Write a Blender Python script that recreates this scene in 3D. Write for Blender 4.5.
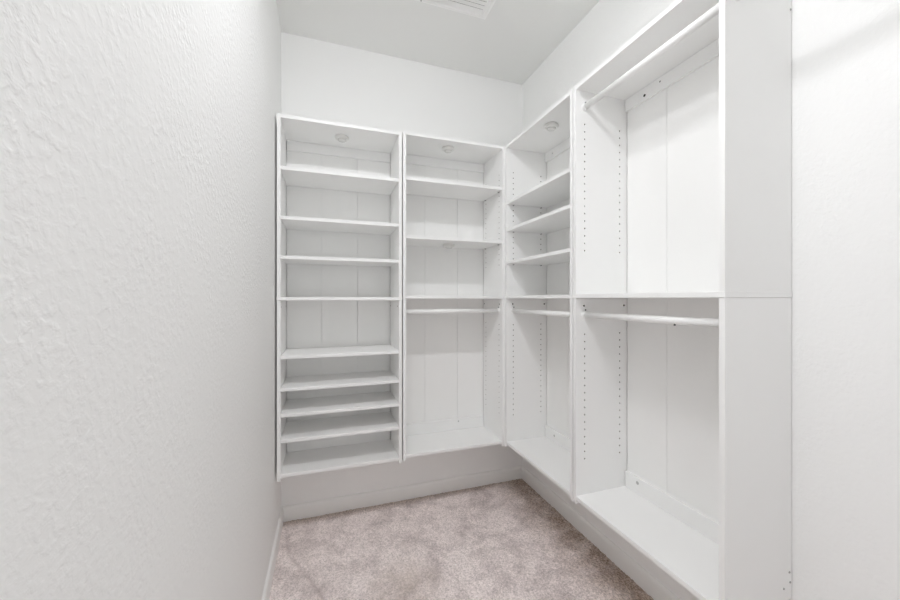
import bpy, bmesh, math, random
from mathutils import Vector, Matrix, noise

for o in list(bpy.data.objects):
    bpy.data.objects.remove(o, do_unlink=True)
scene = bpy.context.scene
COL = scene.collection
R = math.radians

# ------------------------------------------------------------------ room sizes (metres)
RW = 1.5326          # left wall x=0, right wall x=RW
RD = 3.00            # back wall y=0, front wall y=-RD
RH = 2.7387          # ceiling height
DEP = 0.283          # depth of the closet units

# ------------------------------------------------------------------ camera
cam_d = bpy.data.cameras.new('camera')
cam = bpy.data.objects.new('camera', cam_d)
COL.objects.link(cam)
cam_d.sensor_fit = 'HORIZONTAL'
cam_d.sensor_width = 36.0
cam_d.lens = 361.23 / 900 * 36.0
cam_d.shift_y = -1.33 / 900
cam_d.clip_start = 0.01
cam.location = (0.2346, -2.2199, 1.245)
cam.rotation_euler = (R(90), 0, R(-18.993))
scene.camera = cam

# ------------------------------------------------------------------ world: daylight of the bright bedroom that comes in by the doorway behind the camera
world = bpy.data.worlds.new('world')
scene.world = world
world.use_nodes = True
bg = world.node_tree.nodes['Background']
bg.inputs[0].default_value = (0.97, 1.0, 1.04, 1)
bg.inputs[1].default_value = 1.0

# ------------------------------------------------------------------ exposure
scene.view_settings.view_transform = 'Standard'
scene.view_settings.look = 'None'
scene.view_settings.gamma = 1.0
scene.view_settings.use_curve_mapping = False
scene.view_settings.exposure = 0.0
scene.cycles.diffuse_bounces = 12
scene.cycles.max_bounces = 16
LAMP_STRENGTH = 105.0

# ------------------------------------------------------------------ materials
def mat(name, color, rough=0.5, spec=0.5, metal=0.0):
    m = bpy.data.materials.new(name)
    m.use_nodes = True
    b = m.node_tree.nodes['Principled BSDF']
    b.inputs['Base Color'].default_value = (*color, 1)
    b.inputs['Roughness'].default_value = rough
    b.inputs['Metallic'].default_value = metal
    b.inputs['Specular IOR Level'].default_value = spec
    return m, m.node_tree.nodes, m.node_tree.links, b

def plaster(name, color, strength, dist):
    """white paint over orange peel / skip trowel plaster"""
    m, n, l, b = mat(name, color, 0.55, 0.35)
    tc = n.new('ShaderNodeTexCoord')
    n1 = n.new('ShaderNodeTexNoise')
    n1.inputs['Scale'].default_value = 78
    n1.inputs['Detail'].default_value = 3.0
    n1.inputs['Roughness'].default_value = 0.5
    n1.inputs['Distortion'].default_value = 0.25
    l.new(tc.outputs['Object'], n1.inputs['Vector'])
    r1 = n.new('ShaderNodeValToRGB')
    r1.color_ramp.elements[0].position = 0.36
    r1.color_ramp.elements[1].position = 0.72
    r1.color_ramp.interpolation = 'EASE'
    l.new(n1.outputs['Fac'], r1.inputs['Fac'])
    n2 = n.new('ShaderNodeTexNoise')
    n2.inputs['Scale'].default_value = 9
    n2.inputs['Detail'].default_value = 2
    l.new(tc.outputs['Object'], n2.inputs['Vector'])
    r2 = n.new('ShaderNodeMapRange')
    r2.inputs['From Min'].default_value = 0.35
    r2.inputs['From Max'].default_value = 0.65
    r2.inputs['To Min'].default_value = 0.35
    r2.inputs['To Max'].default_value = 1.0
    l.new(n2.outputs['Fac'], r2.inputs['Value'])
    mu = n.new('ShaderNodeMath'); mu.operation = 'MULTIPLY'
    l.new(r1.outputs['Color'], mu.inputs[0])
    l.new(r2.outputs['Result'], mu.inputs[1])
    bp = n.new('ShaderNodeBump')
    bp.inputs['Strength'].default_value = strength
    bp.inputs['Distance'].default_value = dist
    l.new(mu.outputs[0], bp.inputs['Height'])
    l.new(bp.outputs['Normal'], b.inputs['Normal'])
    return m

def melamine(name, color, rough):
    """smooth white laminate with a very faint grain and scuffs"""
    m, n, l, b = mat(name, color, rough, 0.45)
    tc = n.new('ShaderNodeTexCoord')
    n1 = n.new('ShaderNodeTexNoise')
    n1.inputs['Scale'].default_value = 14
    n1.inputs['Detail'].default_value = 5
    l.new(tc.outputs['Object'], n1.inputs['Vector'])
    mr = n.new('ShaderNodeMapRange')
    mr.inputs['To Min'].default_value = rough - 0.06
    mr.inputs['To Max'].default_value = rough + 0.08
    l.new(n1.outputs['Fac'], mr.inputs['Value'])
    l.new(mr.outputs['Result'], b.inputs['Roughness'])
    mx = n.new('ShaderNodeMix'); mx.data_type = 'RGBA'
    mx.inputs[6].default_value = (*[c * 0.985 for c in color], 1)
    mx.inputs[7].default_value = (*color, 1)
    l.new(n1.outputs['Fac'], mx.inputs[0])
    l.new(mx.outputs[2], b.inputs['Base Color'])
    n2 = n.new('ShaderNodeTexNoise')
    n2.inputs['Scale'].default_value = 600
    l.new(tc.outputs['Object'], n2.inputs['Vector'])
    bp = n.new('ShaderNodeBump')
    bp.inputs['Strength'].default_value = 0.04
    bp.inputs['Distance'].default_value = 0.0005
    l.new(n2.outputs['Fac'], bp.inputs['Height'])
    l.new(bp.outputs['Normal'], b.inputs['Normal'])
    return m

def carpet_material():
    m, n, l, b = mat('carpet', (0.6, 0.53, 0.51), 1.0, 0.05)
    tc = n.new('ShaderNodeTexCoord')
    def nz(scale, detail, rough=0.55, dist=0.0):
        t = n.new('ShaderNodeTexNoise')
        t.inputs['Scale'].default_value = scale
        t.inputs['Detail'].default_value = detail
        t.inputs['Roughness'].default_value = rough
        t.inputs['Distortion'].default_value = dist
        l.new(tc.outputs['Object'], t.inputs['Vector'])
        return t.outputs['Fac']
    def ramp(src, p0, c0, p1, c1):
        r = n.new('ShaderNodeValToRGB')
        e = r.color_ramp.elements
        e[0].position, e[0].color = p0, (*c0, 1)
        e[1].position, e[1].color = p1, (*c1, 1)
        l.new(src, r.inputs['Fac'])
        return r.outputs['Color']
    def mix(f, a, c, mode='MIX'):
        x = n.new('ShaderNodeMix'); x.data_type = 'RGBA'; x.blend_type = mode
        if isinstance(f, float): x.inputs[0].default_value = f
        else: l.new(f, x.inputs[0])
        l.new(a, x.inputs[6])
        if isinstance(c, tuple): x.inputs[7].default_value = (*c, 1)
        else: l.new(c, x.inputs[7])
        return x.outputs[2]
    base = ramp(nz(6.5, 9, 0.68, 0.3), 0.36, CARPET_DARK, 0.56, CARPET_LIGHT)
    fib_src = nz(130, 4, 0.75)
    fib = ramp(fib_src, 0.32, (0.56, 0.535, 0.52), 0.62, (1.26, 1.26, 1.26))
    c = mix(0.8, base, fib, 'MULTIPLY')
    # brown wear spot in the middle of the floor and soil along the right hand and back edges
    sx = n.new('ShaderNodeSeparateXYZ')
    l.new(tc.outputs['Object'], sx.inputs[0])
    def edge(sock, a, bb):
        r = n.new('ShaderNodeMapRange')
        r.inputs['From Min'].default_value = a
        r.inputs['From Max'].default_value = bb
        l.new(sock, r.inputs['Value'])
        return r.outputs['Result']
    def mul(a, bb, op='MULTIPLY'):
        t = n.new('ShaderNodeMath'); t.operation = op; t.use_clamp = True
        l.new(a, t.inputs[0])
        if isinstance(bb, float): t.inputs[1].default_value = bb
        else: l.new(bb, t.inputs[1])
        return t.outputs[0]
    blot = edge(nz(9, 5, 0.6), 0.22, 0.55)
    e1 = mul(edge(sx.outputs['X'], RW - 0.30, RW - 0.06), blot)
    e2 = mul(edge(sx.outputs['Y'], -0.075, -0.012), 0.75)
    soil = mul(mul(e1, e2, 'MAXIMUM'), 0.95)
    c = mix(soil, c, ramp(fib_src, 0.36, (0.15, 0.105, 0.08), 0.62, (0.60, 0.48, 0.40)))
    d = n.new('ShaderNodeVectorMath'); d.operation = 'DISTANCE'
    l.new(tc.outputs['Object'], d.inputs[0])
    d.inputs[1].default_value = (0.56, -0.66, 0)
    spot = mul(mul(edge(d.outputs['Value'], 0.19, 0.03), blot), 0.42)
    c = mix(spot, c, CARPET_SPOT)
    at = n.new('ShaderNodeAttribute'); at.attribute_name = 'crease'
    c = mix(mul(at.outputs['Fac'], 0.32), c, (0.40, 0.33, 0.32))
    l.new(c, b.inputs['Base Color'])
    bp = n.new('ShaderNodeBump')
    bp.inputs['Strength'].default_value = 0.5
    bp.inputs['Distance'].default_value = 0.004
    l.new(nz(260, 2), bp.inputs['Height'])
    l.new(bp.outputs['Normal'], b.inputs['Normal'])
    return m

CARPET_LIGHT = (0.90, 0.82, 0.80)
CARPET_DARK = (0.64, 0.565, 0.55)
CARPET_SPOT = (0.50, 0.41, 0.33)

WALL = plaster('wall_paint', (0.868, 0.870, 0.862), 0.5, 0.0013)
WALLB = plaster('smooth_wall_paint', (0.885, 0.887, 0.88), 0.14, 0.0012)
CEIL = plaster('ceiling_paint', (0.855, 0.86, 0.845), 0.10, 0.001)
TRIM = mat('trim_paint', (0.87, 0.87, 0.855), 0.4, 0.45)[0]
WHITE = melamine('white_melamine', (0.895, 0.895, 0.888), 0.42)
BACK = melamine('white_hardboard', (0.89, 0.89, 0.88), 0.5)
ROD = mat('white_enamel', (0.90, 0.90, 0.89), 0.28, 0.5)[0]
PLASTIC = mat('white_plastic', (0.80, 0.80, 0.78), 0.35, 0.5)[0]
LENS = mat('frosted_lens', (0.80, 0.80, 0.78), 0.25, 0.5)[0]
STEEL = mat('steel', (0.42, 0.42, 0.41), 0.4, 0.5, 0.9)[0]
DARK = mat('dark_steel', (0.10, 0.10, 0.10), 0.5, 0.4, 0.5)[0]
BLACK = mat('hole_shade', (0.01, 0.01, 0.01), 0.9, 0.1)[0]
CORE = mat('particle_board', (0.10, 0.075, 0.05), 0.9, 0.1)[0]
CARPET = carpet_material()
GLOW, gn, gl, gb = mat('lamp_glass', (0.9, 0.9, 0.9), 0.4)
gb.inputs['Emission Color'].default_value = (0.985, 0.992, 1.02, 1)
gb.inputs['Emission Strength'].default_value = LAMP_STRENGTH

# ------------------------------------------------------------------ mesh helpers
def obj(name, bm, material, parent=None, smooth=False):
    me = bpy.data.meshes.new(name)
    bmesh.ops.recalc_face_normals(bm, faces=bm.faces[:])
    bm.to_mesh(me); bm.free()
    if smooth:
        for p in me.polygons: p.use_smooth = True
    me.materials.append(material)
    o = bpy.data.objects.new(name, me)
    COL.objects.link(o)
    if parent: o.parent = parent
    return o

def box(bm, a, b, bevel=0.0):
    lo = [min(a[i], b[i]) for i in range(3)]
    hi = [max(a[i], b[i]) for i in range(3)]
    r = bmesh.ops.create_cube(bm, size=1.0)
    vs = r['verts']
    for v in vs:
        v.co = Vector([(lo[i] + hi[i]) / 2 + v.co[i] * (hi[i] - lo[i]) for i in range(3)])
    if bevel:
        es = list({e for v in vs for e in v.link_edges})
        bmesh.ops.bevel(bm, geom=es, offset=bevel, segments=2, affect='EDGES', profile=0.5)

def cyl(bm, p0, p1, r0, r1=None, seg=16, caps=True):
    p0, p1 = Vector(p0), Vector(p1)
    r1 = r0 if r1 is None else r1
    z = (p1 - p0)
    M = Matrix.Translation((p0 + p1) / 2) @ z.to_track_quat('Z', 'Y').to_matrix().to_4x4()
    bmesh.ops.create_cone(bm, cap_ends=caps, segments=seg, radius1=r0, radius2=r1, depth=z.length, matrix=M)

def lathe(bm, prof, center, seg=32):
    """profile of (radius, z) turned about a vertical axis"""
    rings = []
    for r, z in prof:
        if r < 1e-6:
            rings.append([bm.verts.new((center[0], center[1], center[2] + z))])
        else:
            rings.append([bm.verts.new((center[0] + r * math.cos(2 * math.pi * k / seg),
                                        center[1] + r * math.sin(2 * math.pi * k / seg),
                                        center[2] + z)) for k in range(seg)])
    for a, b in zip(rings, rings[1:]):
        for k in range(seg):
            k2 = (k + 1) % seg
            if len(a) == 1 and len(b) == 1: continue
            if len(a) == 1: bm.faces.new((a[0], b[k], b[k2]))
            elif len(b) == 1: bm.faces.new((a[k], a[k2], b[0]))
            else: bm.faces.new((a[k], a[k2], b[k2], b[k]))

def drill(o, holes):
    """really bores round holes (p0, p1, radius) into a panel"""
    cb = bmesh.new()
    for p0, p1, r in holes: cyl(cb, p0, p1, r, seg=10)
    cut = obj('cutter', cb, CORE)
    o.data.materials.append(CORE)
    md = o.modifiers.new('bore', 'BOOLEAN')
    md.operation = 'DIFFERENCE'; md.solver = 'EXACT'; md.object = cut; md.material_mode = 'TRANSFER'
    par = o.parent
    o.parent = None
    dg = bpy.context.evaluated_depsgraph_get()
    dg.update()
    me = bpy.data.meshes.new_from_object(o.evaluated_get(dg))
    o.modifiers.clear()
    old = o.data
    o.data = me
    me.name = old.name
    while len(me.materials) > 2: me.materials.pop()
    o.parent = par
    cd = cut.data
    bpy.data.objects.remove(cut, do_unlink=True)
    bpy.data.meshes.remove(cd); bpy.data.meshes.remove(old)

def tag(o, label=None, cat=None, group=None, kind=None):
    if label: o['label'] = label
    if cat: o['category'] = cat
    if group: o['group'] = group
    if kind: o['kind'] = kind
    return o

def thing(name, loc, rz, label, cat, group=None):
    o = bpy.data.objects.new(name, None)
    o.empty_display_size = 0.1
    COL.objects.link(o)
    o.location = loc; o.rotation_euler = (0, 0, rz)
    return tag(o, label, cat, group)

def struct(name, a, b, material, label=None, cat='wall', parts=None):
    bm = bmesh.new()
    box(bm, a, b)
    for p in (parts or []): box(bm, *p)
    o = obj(name, bm, material)
    return tag(o, label, cat, kind='structure')

# ------------------------------------------------------------------ room shell
T = 0.10
struct('wall_back', (-T, 0, 0), (RW + T, T, RH), WALLB, 'white painted back wall behind the two shelf towers')
struct('wall_left', (-T, -RD, 0), (0, 0, RH), WALL, 'long white textured wall close by on the left')
struct('wall_right', (RW, -RD, 0), (RW + T, 0, RH), WALL, 'white textured wall on the right behind the hanging towers')
DX0, DX1, DH = 0.07, 0.90, 2.05        # doorway in the front wall, behind the camera
struct('wall_front', (-T, -RD - T, 0), (DX0, -RD, RH), WALL, 'white wall with the open doorway behind the camera',
       parts=[((DX1, -RD - T, 0), (RW + T, -RD, RH)), ((DX0, -RD - T, DH), (DX1, -RD, RH))])
struct('ceiling', (-T, -RD - T, RH), (RW + T, T, RH + T), CEIL, 'flat white painted ceiling', 'ceiling')

# carpeted floor with a real uneven pile surface
CREASE = [(0.0309, -0.0759), (0.0546, -0.2271), (0.0806, -0.3186), (0.1215, -0.4018), (0.1774, -0.5096), (0.232, -0.6353), (0.26, -0.72)]
def crease_depth(x, y):
    best = 9.0
    for (ax, ay), (bx, by) in zip(CREASE, CREASE[1:]):
        dx, dy = bx - ax, by - ay
        t = max(0.0, min(1.0, ((x - ax) * dx + (y - ay) * dy) / (dx * dx + dy * dy)))
        best = min(best, math.hypot(x - ax - t * dx, y - ay - t * dy))
    return 0.009 * max(0.0, 1 - best / 0.014)
bm = bmesh.new()
step = 0.0065
crease_layer = bm.verts.layers.float.new('crease')
nx, ny = int(RW / step) + 1, int(2.3 / step) + 1
rows = []
for j in range(ny + 1):
    row = []
    for i in range(nx + 1):
        x, y = RW * i / nx, -2.3 * j / ny
        p = Vector((x, y, 0))
        z = 0.0050 * noise.noise(p * 95) + 0.0022 * noise.noise(p * 210 + Vector((7, 3, 1))) + 0.003 * noise.noise(p * 9)
        cd_ = crease_depth(x, y) if x < 0.3 and y > -0.8 else 0.0
        z -= cd_
        v_ = bm.verts.new((x, y, z - 0.003))
        v_[crease_layer] = cd_ / 0.009
        row.append(v_)
    rows.append(row)
for j in range(ny):
    for i in range(nx):
        bm.faces.new((rows[j][i], rows[j + 1][i], rows[j + 1][i + 1], rows[j][i + 1]))
box(bm, (0, -2.3, -0.004), (RW, -RD - 0.1, -0.06))
box(bm, (-0.5, -RD - 1.6, -0.004), (RW + 0.2, -RD - 0.1, -0.06))
fl = obj('floor', bm, CARPET, smooth=True)
tag(fl, 'pinkish grey cut pile carpet with brown soiling along the edges', 'floor', kind='structure')

def baseboard(name, p0, p1, nrm, label):
    """run of board from p0 to p1, profile standing off the wall along nrm"""
    prof = [(0, 0), (0.012, 0), (0.012, 0.066), (0.0105, 0.073), (0.0075, 0.078), (0.003, 0.081), (0, 0.082)]
    bm = bmesh.new()
    ends = []
    for p in (p0, p1):
        ends.append([bm.verts.new((p[0] + nrm[0] * a, p[1] + nrm[1] * a, h - (0.004 if h == 0 else 0))) for a, h in prof])
    m = len(prof)
    for k in range(m):
        bm.faces.new((ends[0][k], ends[0][(k + 1) % m], ends[1][(k + 1) % m], ends[1][k]))
    bm.faces.new(ends[0]); bm.faces.new(ends[1][::-1])
    return tag(obj(name, bm, TRIM), label, 'baseboard', kind='structure')
baseboard('baseboard_back', (0, 0), (RW, 0), (0, -1), 'white baseboard along the back wall')
baseboard('baseboard_left', (0, 0), (0, -RD), (1, 0), 'white baseboard along the left wall')
baseboard('baseboard_right', (RW, 0), (RW, -RD), (-1, 0), 'white baseboard along the right wall')
bm = bmesh.new()
for x0, x1 in ((DX0 - 0.06, DX0), (DX1, DX1 + 0.06)): box(bm, (x0, -RD, 0), (x1, -RD + 0.014, DH + 0.06), 0.002)
box(bm, (DX0, -RD, DH), (DX1, -RD + 0.014, DH + 0.06), 0.002)
tag(obj('trim_1', bm, TRIM), 'white casing round the open doorway', 'trim', kind='structure')

# ------------------------------------------------------------------ closet towers
TH = 0.0165                                     # panel thickness
Z_FOOT, Z_BOT, Z_MID, Z_TOP = 0.353, 0.3695, 1.2365, 2.131     # heights in the frame of the first tower
HOLE_UP = [1.441 + 0.0322 * k for k in range(18)]
HOLE_LOW = [0.5405 + 0.0317 * k for k in range(18)]
COL_V = (DEP - 0.046, 0.046)                    # distances of the two hole rows from the wall

def rod_socket(parent, x, sx, y, z):
    bm = bmesh.new()
    cyl(bm, (x, y, z), (x + sx * 0.003, y, z), 0.0165, seg=24)
    cyl(bm, (x + sx * 0.003, y, z), (x + sx * 0.012, y, z), 0.0145, seg=24)
    s = obj('rod_socket', bm, ROD, parent)
    return s

def clothes_rod(root, x0, x1, y, z):
    bm = bmesh.new()
    cyl(bm, (x0 + 0.0035, y, z), (x1 - 0.0035, y, z), 0.0126, seg=28)
    r = obj('clothes_rod', bm, ROD, root, smooth=False)
    for p in r.data.polygons:
        p.use_smooth = len(p.vertices) == 4
    for x, s in ((x0, 1), (x1, -1)):
        rod_socket(r, x, s, y, z)
        bm = bmesh.new()
        cyl(bm, (x, y + 0.004, z + 0.021), (x + s * 0.0022, y + 0.004, z + 0.021), 0.0036, 0.003, seg=12)
        tag(obj('screw', bm, DARK, r), 'small dark screw head')
    return r

def tower(label, loc, rz, width, cat, shelves, seams, holes=True, rods=(), low_screws=(), top_screws=(), pins=True):
    root = thing('closet_tower', loc, rz, label, cat, 'white laminate closet towers')
    W_, F = width, -DEP
    x_in0, x_in1 = TH, W_ - TH
    def part(name, a, b, material=WHITE, bevel=0.0009, parent=None):
        bm = bmesh.new(); box(bm, a, b, bevel)
        return obj(name, bm, material, parent or root)
    # side panels, lower and upper pair
    for side in (0, 1):
        xa, xb = ((0, TH), (W_ - TH, W_))[side]
        face = TH if side == 0 else W_ - TH
        into = -1 if side == 0 else 1
        for lo, hi, zs in ((Z_FOOT, Z_MID, HOLE_LOW), (Z_MID + TH, Z_TOP + TH + 0.002, HOLE_UP)):
            p = part('side_panel', (xa, -0.002, lo), (xb, F, hi - (0.001 if lo == Z_FOOT else 0)))
            hs = []
            if holes:
                for v in COL_V:
                    for z in zs:
                        hs.append(((face + into * 0.010, -v, z), (face - into * 0.004, -v, z), 0.0030))
            if lo == Z_FOOT:
                for v in (0.2406, 0.0215):
                    hs.append(((face + into * 0.011, -v, 1.203), (face - into * 0.004, -v, 1.203), 0.0046))
            if hs: drill(p, hs)
    part('middle_panel', (-0.0012, -0.002, Z_MID), (W_ + 0.0012, F - 0.0012, Z_MID + TH))
    part('top_panel', (x_in0, -0.006, Z_TOP), (x_in1, F, Z_TOP + TH))
    part('bottom_panel', (x_in0, -0.006, Z_BOT), (x_in1, F + 0.001, Z_BOT + TH))
    # back boards: thin sheets with open seams between them
    xs = [TH + 0.0035] + list(seams) + [W_ - TH - 0.0035]
    for lo, hi in ((Z_FOOT + 0.006, Z_MID + 0.004), (Z_MID + 0.006, Z_TOP + TH - 0.002)):
        bm = bmesh.new()
        for k in range(len(xs) - 1):
            box(bm, (xs[k] + 0.0007, -0.0022, lo), (xs[k + 1] - 0.0007, -0.0058, hi), 0.0006)
        obj('back_panel', bm, BACK, root)
    # mounting rails
    for lo, hi, scr in ((Z_TOP - 0.055, Z_TOP - 0.0005, top_screws), (Z_BOT + TH + 0.0005, Z_BOT + TH + 0.070, low_screws)):
        rl = part('mounting_rail', (x_in0 + 0.0035, -0.006, lo), (x_in1 - 0.0035, -0.0185, hi))
        for u, dz, r_, m_ in scr:
            z = lo + dz
            bm = bmesh.new()
            if m_ is BLACK:
                cyl(bm, (u, -0.0183, z), (u, -0.0188, z), r_, seg=18)  # black disc paints the dark inside of a hole, nothing is bored
                tag(obj('hole_shade_disc', bm, m_, rl), 'flat black disc standing in for the shade in a round hole')
            else:
                cyl(bm, (u, -0.0185, z), (u, -0.0198, z), r_, r_ * 0.75, seg=18)
                cyl(bm, (u, -0.0198, z), (u, -0.0200, z), r_ * 0.35, seg=8)
                tag(obj('mounting_screw', bm, m_, rl), 'grey screw head')
    # shelves
    pin_mesh = {}
    for z in shelves:
        s = part('shelf', (x_in0 + 0.0008, -0.0195 if z > Z_TOP - 0.06 or z < Z_BOT + 0.085 else -0.0075, z), (x_in1 - 0.0008, F + 0.002, z + TH))
        if pins:
            for side, xf, sx in ((0, x_in0, 1), (1, x_in1, -1)):
                for v in COL_V:
                    key = side
                    if key not in pin_mesh:
                        bm = bmesh.new()
                        cyl(bm, (0, 0, 0), (sx * 0.009, 0, 0), 0.0026, seg=10)
                        cyl(bm, (0, 0, 0), (sx * 0.0016, 0, 0), 0.0042, seg=12)
                        pin_mesh[key] = obj('shelf_pin', bm, STEEL, s)
                        p = pin_mesh[key]
                    else:
                        p = pin_mesh[key].copy(); COL.objects.link(p); p.parent = s
                    p.location = (xf, -v, z - 0.0027)
    for z in rods:
        clothes_rod(root, x_in0, x_in1, -(DEP - 0.046), z)
    return root

AX, AW = 0.0095, 0.6160
BX, BW = 0.6325, 0.6170
CY, CW = -0.2835, 0.6230
DY, DW = -0.9135, 0.6290
ROD_Z = 1.1635
GREY = mat('zinc', (0.50, 0.50, 0.49), 0.4, 0.5, 0.4)[0]
a = tower('white tower in the left corner filled with many shelves and no rod', (AX, 0, 0), 0, AW,
      'shelving unit', [1.8785 - 0.0, 1.6345, 1.4400, 0.9476, 0.7894, 0.6620, 0.5370], [0.2040, 0.4045], holes=False, pins=False)
b = tower('white back wall tower with two upper shelves and one hanging rod below', (BX, 0, 0.0085), 0, BW,
      'closet unit', [1.8860, 1.5665], [0.1955, 0.4145], rods=(ROD_Z,), low_screws=((0.418, 0.054, 0.005, GREY),))
c = tower('white tower on the right wall beside the corner, three upper shelves over a hanging rod', (RW, CY, 0.0095), R(-90), CW,
      'closet unit', [1.7955, 1.6350, 1.4420], [0.227, 0.425], rods=(ROD_Z,),
      low_screws=((0.115, 0.0376, 0.0065, GREY),), top_screws=((0.098, 0.0267, 0.0045, GREY),))
d = tower('largest nearest white tower on the right wall, open double hanging space with two rods', (RW, DY, 0.0115), R(-90), DW,
      'closet unit', [], [0.2210, 0.425], rods=(ROD_Z, 2.0625),
      low_screws=((0.0884, 0.047, 0.0075, GREY),),
      top_screws=((0.1254, 0.0198, 0.0060, BLACK), (0.2005, 0.0365, 0.0034, DARK)))
# rod that goes on from the outer side of the nearest tower to the front wall, plus its screws
yr = -(DEP - 0.046)
bm = bmesh.new()
cyl(bm, (DW + 0.002, yr, 2.0625), (RD + DY - 0.002, yr, 2.0625), 0.0126, seg=28)
r2 = obj('clothes_rod', bm, ROD, d)
for p in r2.data.polygons: p.use_smooth = len(p.vertices) == 4
for x, s in ((DW, 1), (RD + DY, -1)): rod_socket(r2, x, s, yr, 2.0625)
for v, z in ((0.0075, 2.082), (0.0130, 0.432), (0.0100, 0.402), (0.0390, 0.390)):
    bm = bmesh.new()
    cyl(bm, (DW, -v, z), (DW + 0.0016, -v, z), 0.0034, 0.0028, seg=12)
    tag(obj('screw', bm, STEEL, d), 'small steel screw head')
# small hook screw under the lower rod of the nearest tower
low = [o for o in d.children if o.name.startswith('clothes_rod')][0]
bm = bmesh.new()
cyl(bm, (0.4475, yr - 0.004, ROD_Z - 0.0105), (0.4475, yr - 0.006, ROD_Z - 0.0165), 0.0034, 0.0026, seg=12)
tag(obj('screw', bm, DARK, low), 'dark screw poking out under the rod')

# ------------------------------------------------------------------ puck lights stuck under the panels
def puck(label, x, y, z):
    root = thing('puck_light', (x, y, z - 0.0006), 0, label, 'light', 'round stick-on puck lights')
    bm = bmesh.new()
    lathe(bm, [(0, 0), (0.034, 0), (0.0355, -0.002), (0.0355, -0.011), (0.034, -0.0145), (0.031, -0.0165), (0.0235, -0.018), (0.0225, -0.0165), (0, -0.0165)], (0, 0, 0), 40)
    o = obj('base', bm, PLASTIC, root, True)
    bm = bmesh.new()
    lathe(bm, [(0, -0.0165), (0.0218, -0.0167), (0.0212, -0.0205), (0.0185, -0.0235), (0.012, -0.0255), (0, -0.0262)], (0, 0, 0), 36)
    obj('lens', bm, LENS, root, True)
    return root
puck('white round push light under the top of the left corner tower', 0.319, -0.160, Z_TOP)
puck('white round push light under the top of the second back wall tower', 0.922, -0.190, Z_TOP + 0.0085)
puck('white round push light under the lower shelf of the second back wall tower', 0.940, -0.150, 1.5665 + 0.0085)
puck('white round push light under the top of the right wall tower beside the corner', 1.336, -0.628, Z_TOP + 0.0095)

# ------------------------------------------------------------------ ceiling register
VENT = mat('vent_enamel', (0.94, 0.94, 0.93), 0.35, 0.5)[0]
VX0, VX1, VY0, VY1 = 0.46, 1.038, -0.462, -0.90
v = thing('ceiling_vent', ((VX0 + VX1) / 2, (VY0 + VY1) / 2, RH), 0, 'white louvred air vent with a moulded frame on the ceiling', 'vent')
hx, hy = (VX1 - VX0) / 2, (VY0 - VY1) / 2
bm = bmesh.new()
prof = [(0, 0), (0, -0.006), (0.003, -0.0105), (0.010, -0.0125), (0.016, -0.0125), (0.018, -0.0100), (0.024, -0.0095), (0.032, -0.0035), (0.038, -0.002), (0.0385, 0)]
loops = []
for ins, z in prof:
    loops.append([bm.verts.new((sx * (hx - ins), sy * (hy - ins), z)) for sx, sy in ((-1, -1), (1, -1), (1, 1), (-1, 1))])
for p, q in zip(loops, loops[1:]):
    for k in range(4):
        bm.faces.new((p[k], p[(k + 1) % 4], q[(k + 1) % 4], q[k]))
obj('frame', bm, VENT, v)
bm = bmesh.new()
box(bm, (-hx + 0.036, -hy + 0.036, -0.0005), (hx - 0.036, hy - 0.036, -0.002))
tag(obj('shade_backing', bm, mat('duct_shade', (0.28, 0.28, 0.275), 0.7)[0], v), 'flat grey sheet standing in for the shade behind the louvres')  # shade of the slat gaps is put into this sheet's grey colour
n_sl = 15
for k in range(n_sl):
    y = -hy + 0.045 + (2 * hy - 0.09) * k / (n_sl - 1)
    bm = bmesh.new()
    w = 0.0076
    ca, sa = math.cos(R(-38)), math.sin(R(-38))
    pts = []
    for t, n_ in ((-w, -0.0006), (w, -0.0006), (w, 0.0006), (-w, 0.0006)):
        pts.append((t * ca - n_ * sa, t * sa + n_ * ca))
    e0 = [bm.verts.new((-hx + 0.037, y + p[0], -0.0085 + p[1])) for p in pts]
    e1 = [bm.verts.new((hx - 0.037, y + p[0], -0.0085 + p[1])) for p in pts]
    for i in range(4): bm.faces.new((e0[i], e0[(i + 1) % 4], e1[(i + 1) % 4], e1[i]))
    bm.faces.new(e0); bm.faces.new(e1[::-1])
    obj('slat', bm, VENT, v)
for sx in (-1,):
    bm = bmesh.new()
    cyl(bm, (sx * (hx - 0.223), hy - 0.013, -0.0120), (sx * (hx - 0.223), hy - 0.013, -0.0140), 0.004, 0.003, seg=12)
    tag(obj('screw', bm, STEEL, v), 'small screw head')

# ------------------------------------------------------------------ ceiling lamp above the camera (lights the closet)
L = thing('ceiling_light', (0.33, -1.60, RH), 0, 'oblong white flush ceiling lamp above the middle of the closet', 'light')
bm = bmesh.new()
box(bm, (-0.255, -0.068, 0), (0.255, 0.068, -0.022), 0.006)
obj('base', bm, PLASTIC, L)
bm = bmesh.new()
lathe(bm, [(0, -0.0222), (0.05, -0.0224), (0.05, -0.030), (0.046, -0.038), (0.03, -0.043), (0, -0.044)], (0, 0, 0), 40)
for q in bm.verts: q.co.x *= 4.6; q.co.y *= 1.15
obj('globe', bm, GLOW, L, True)
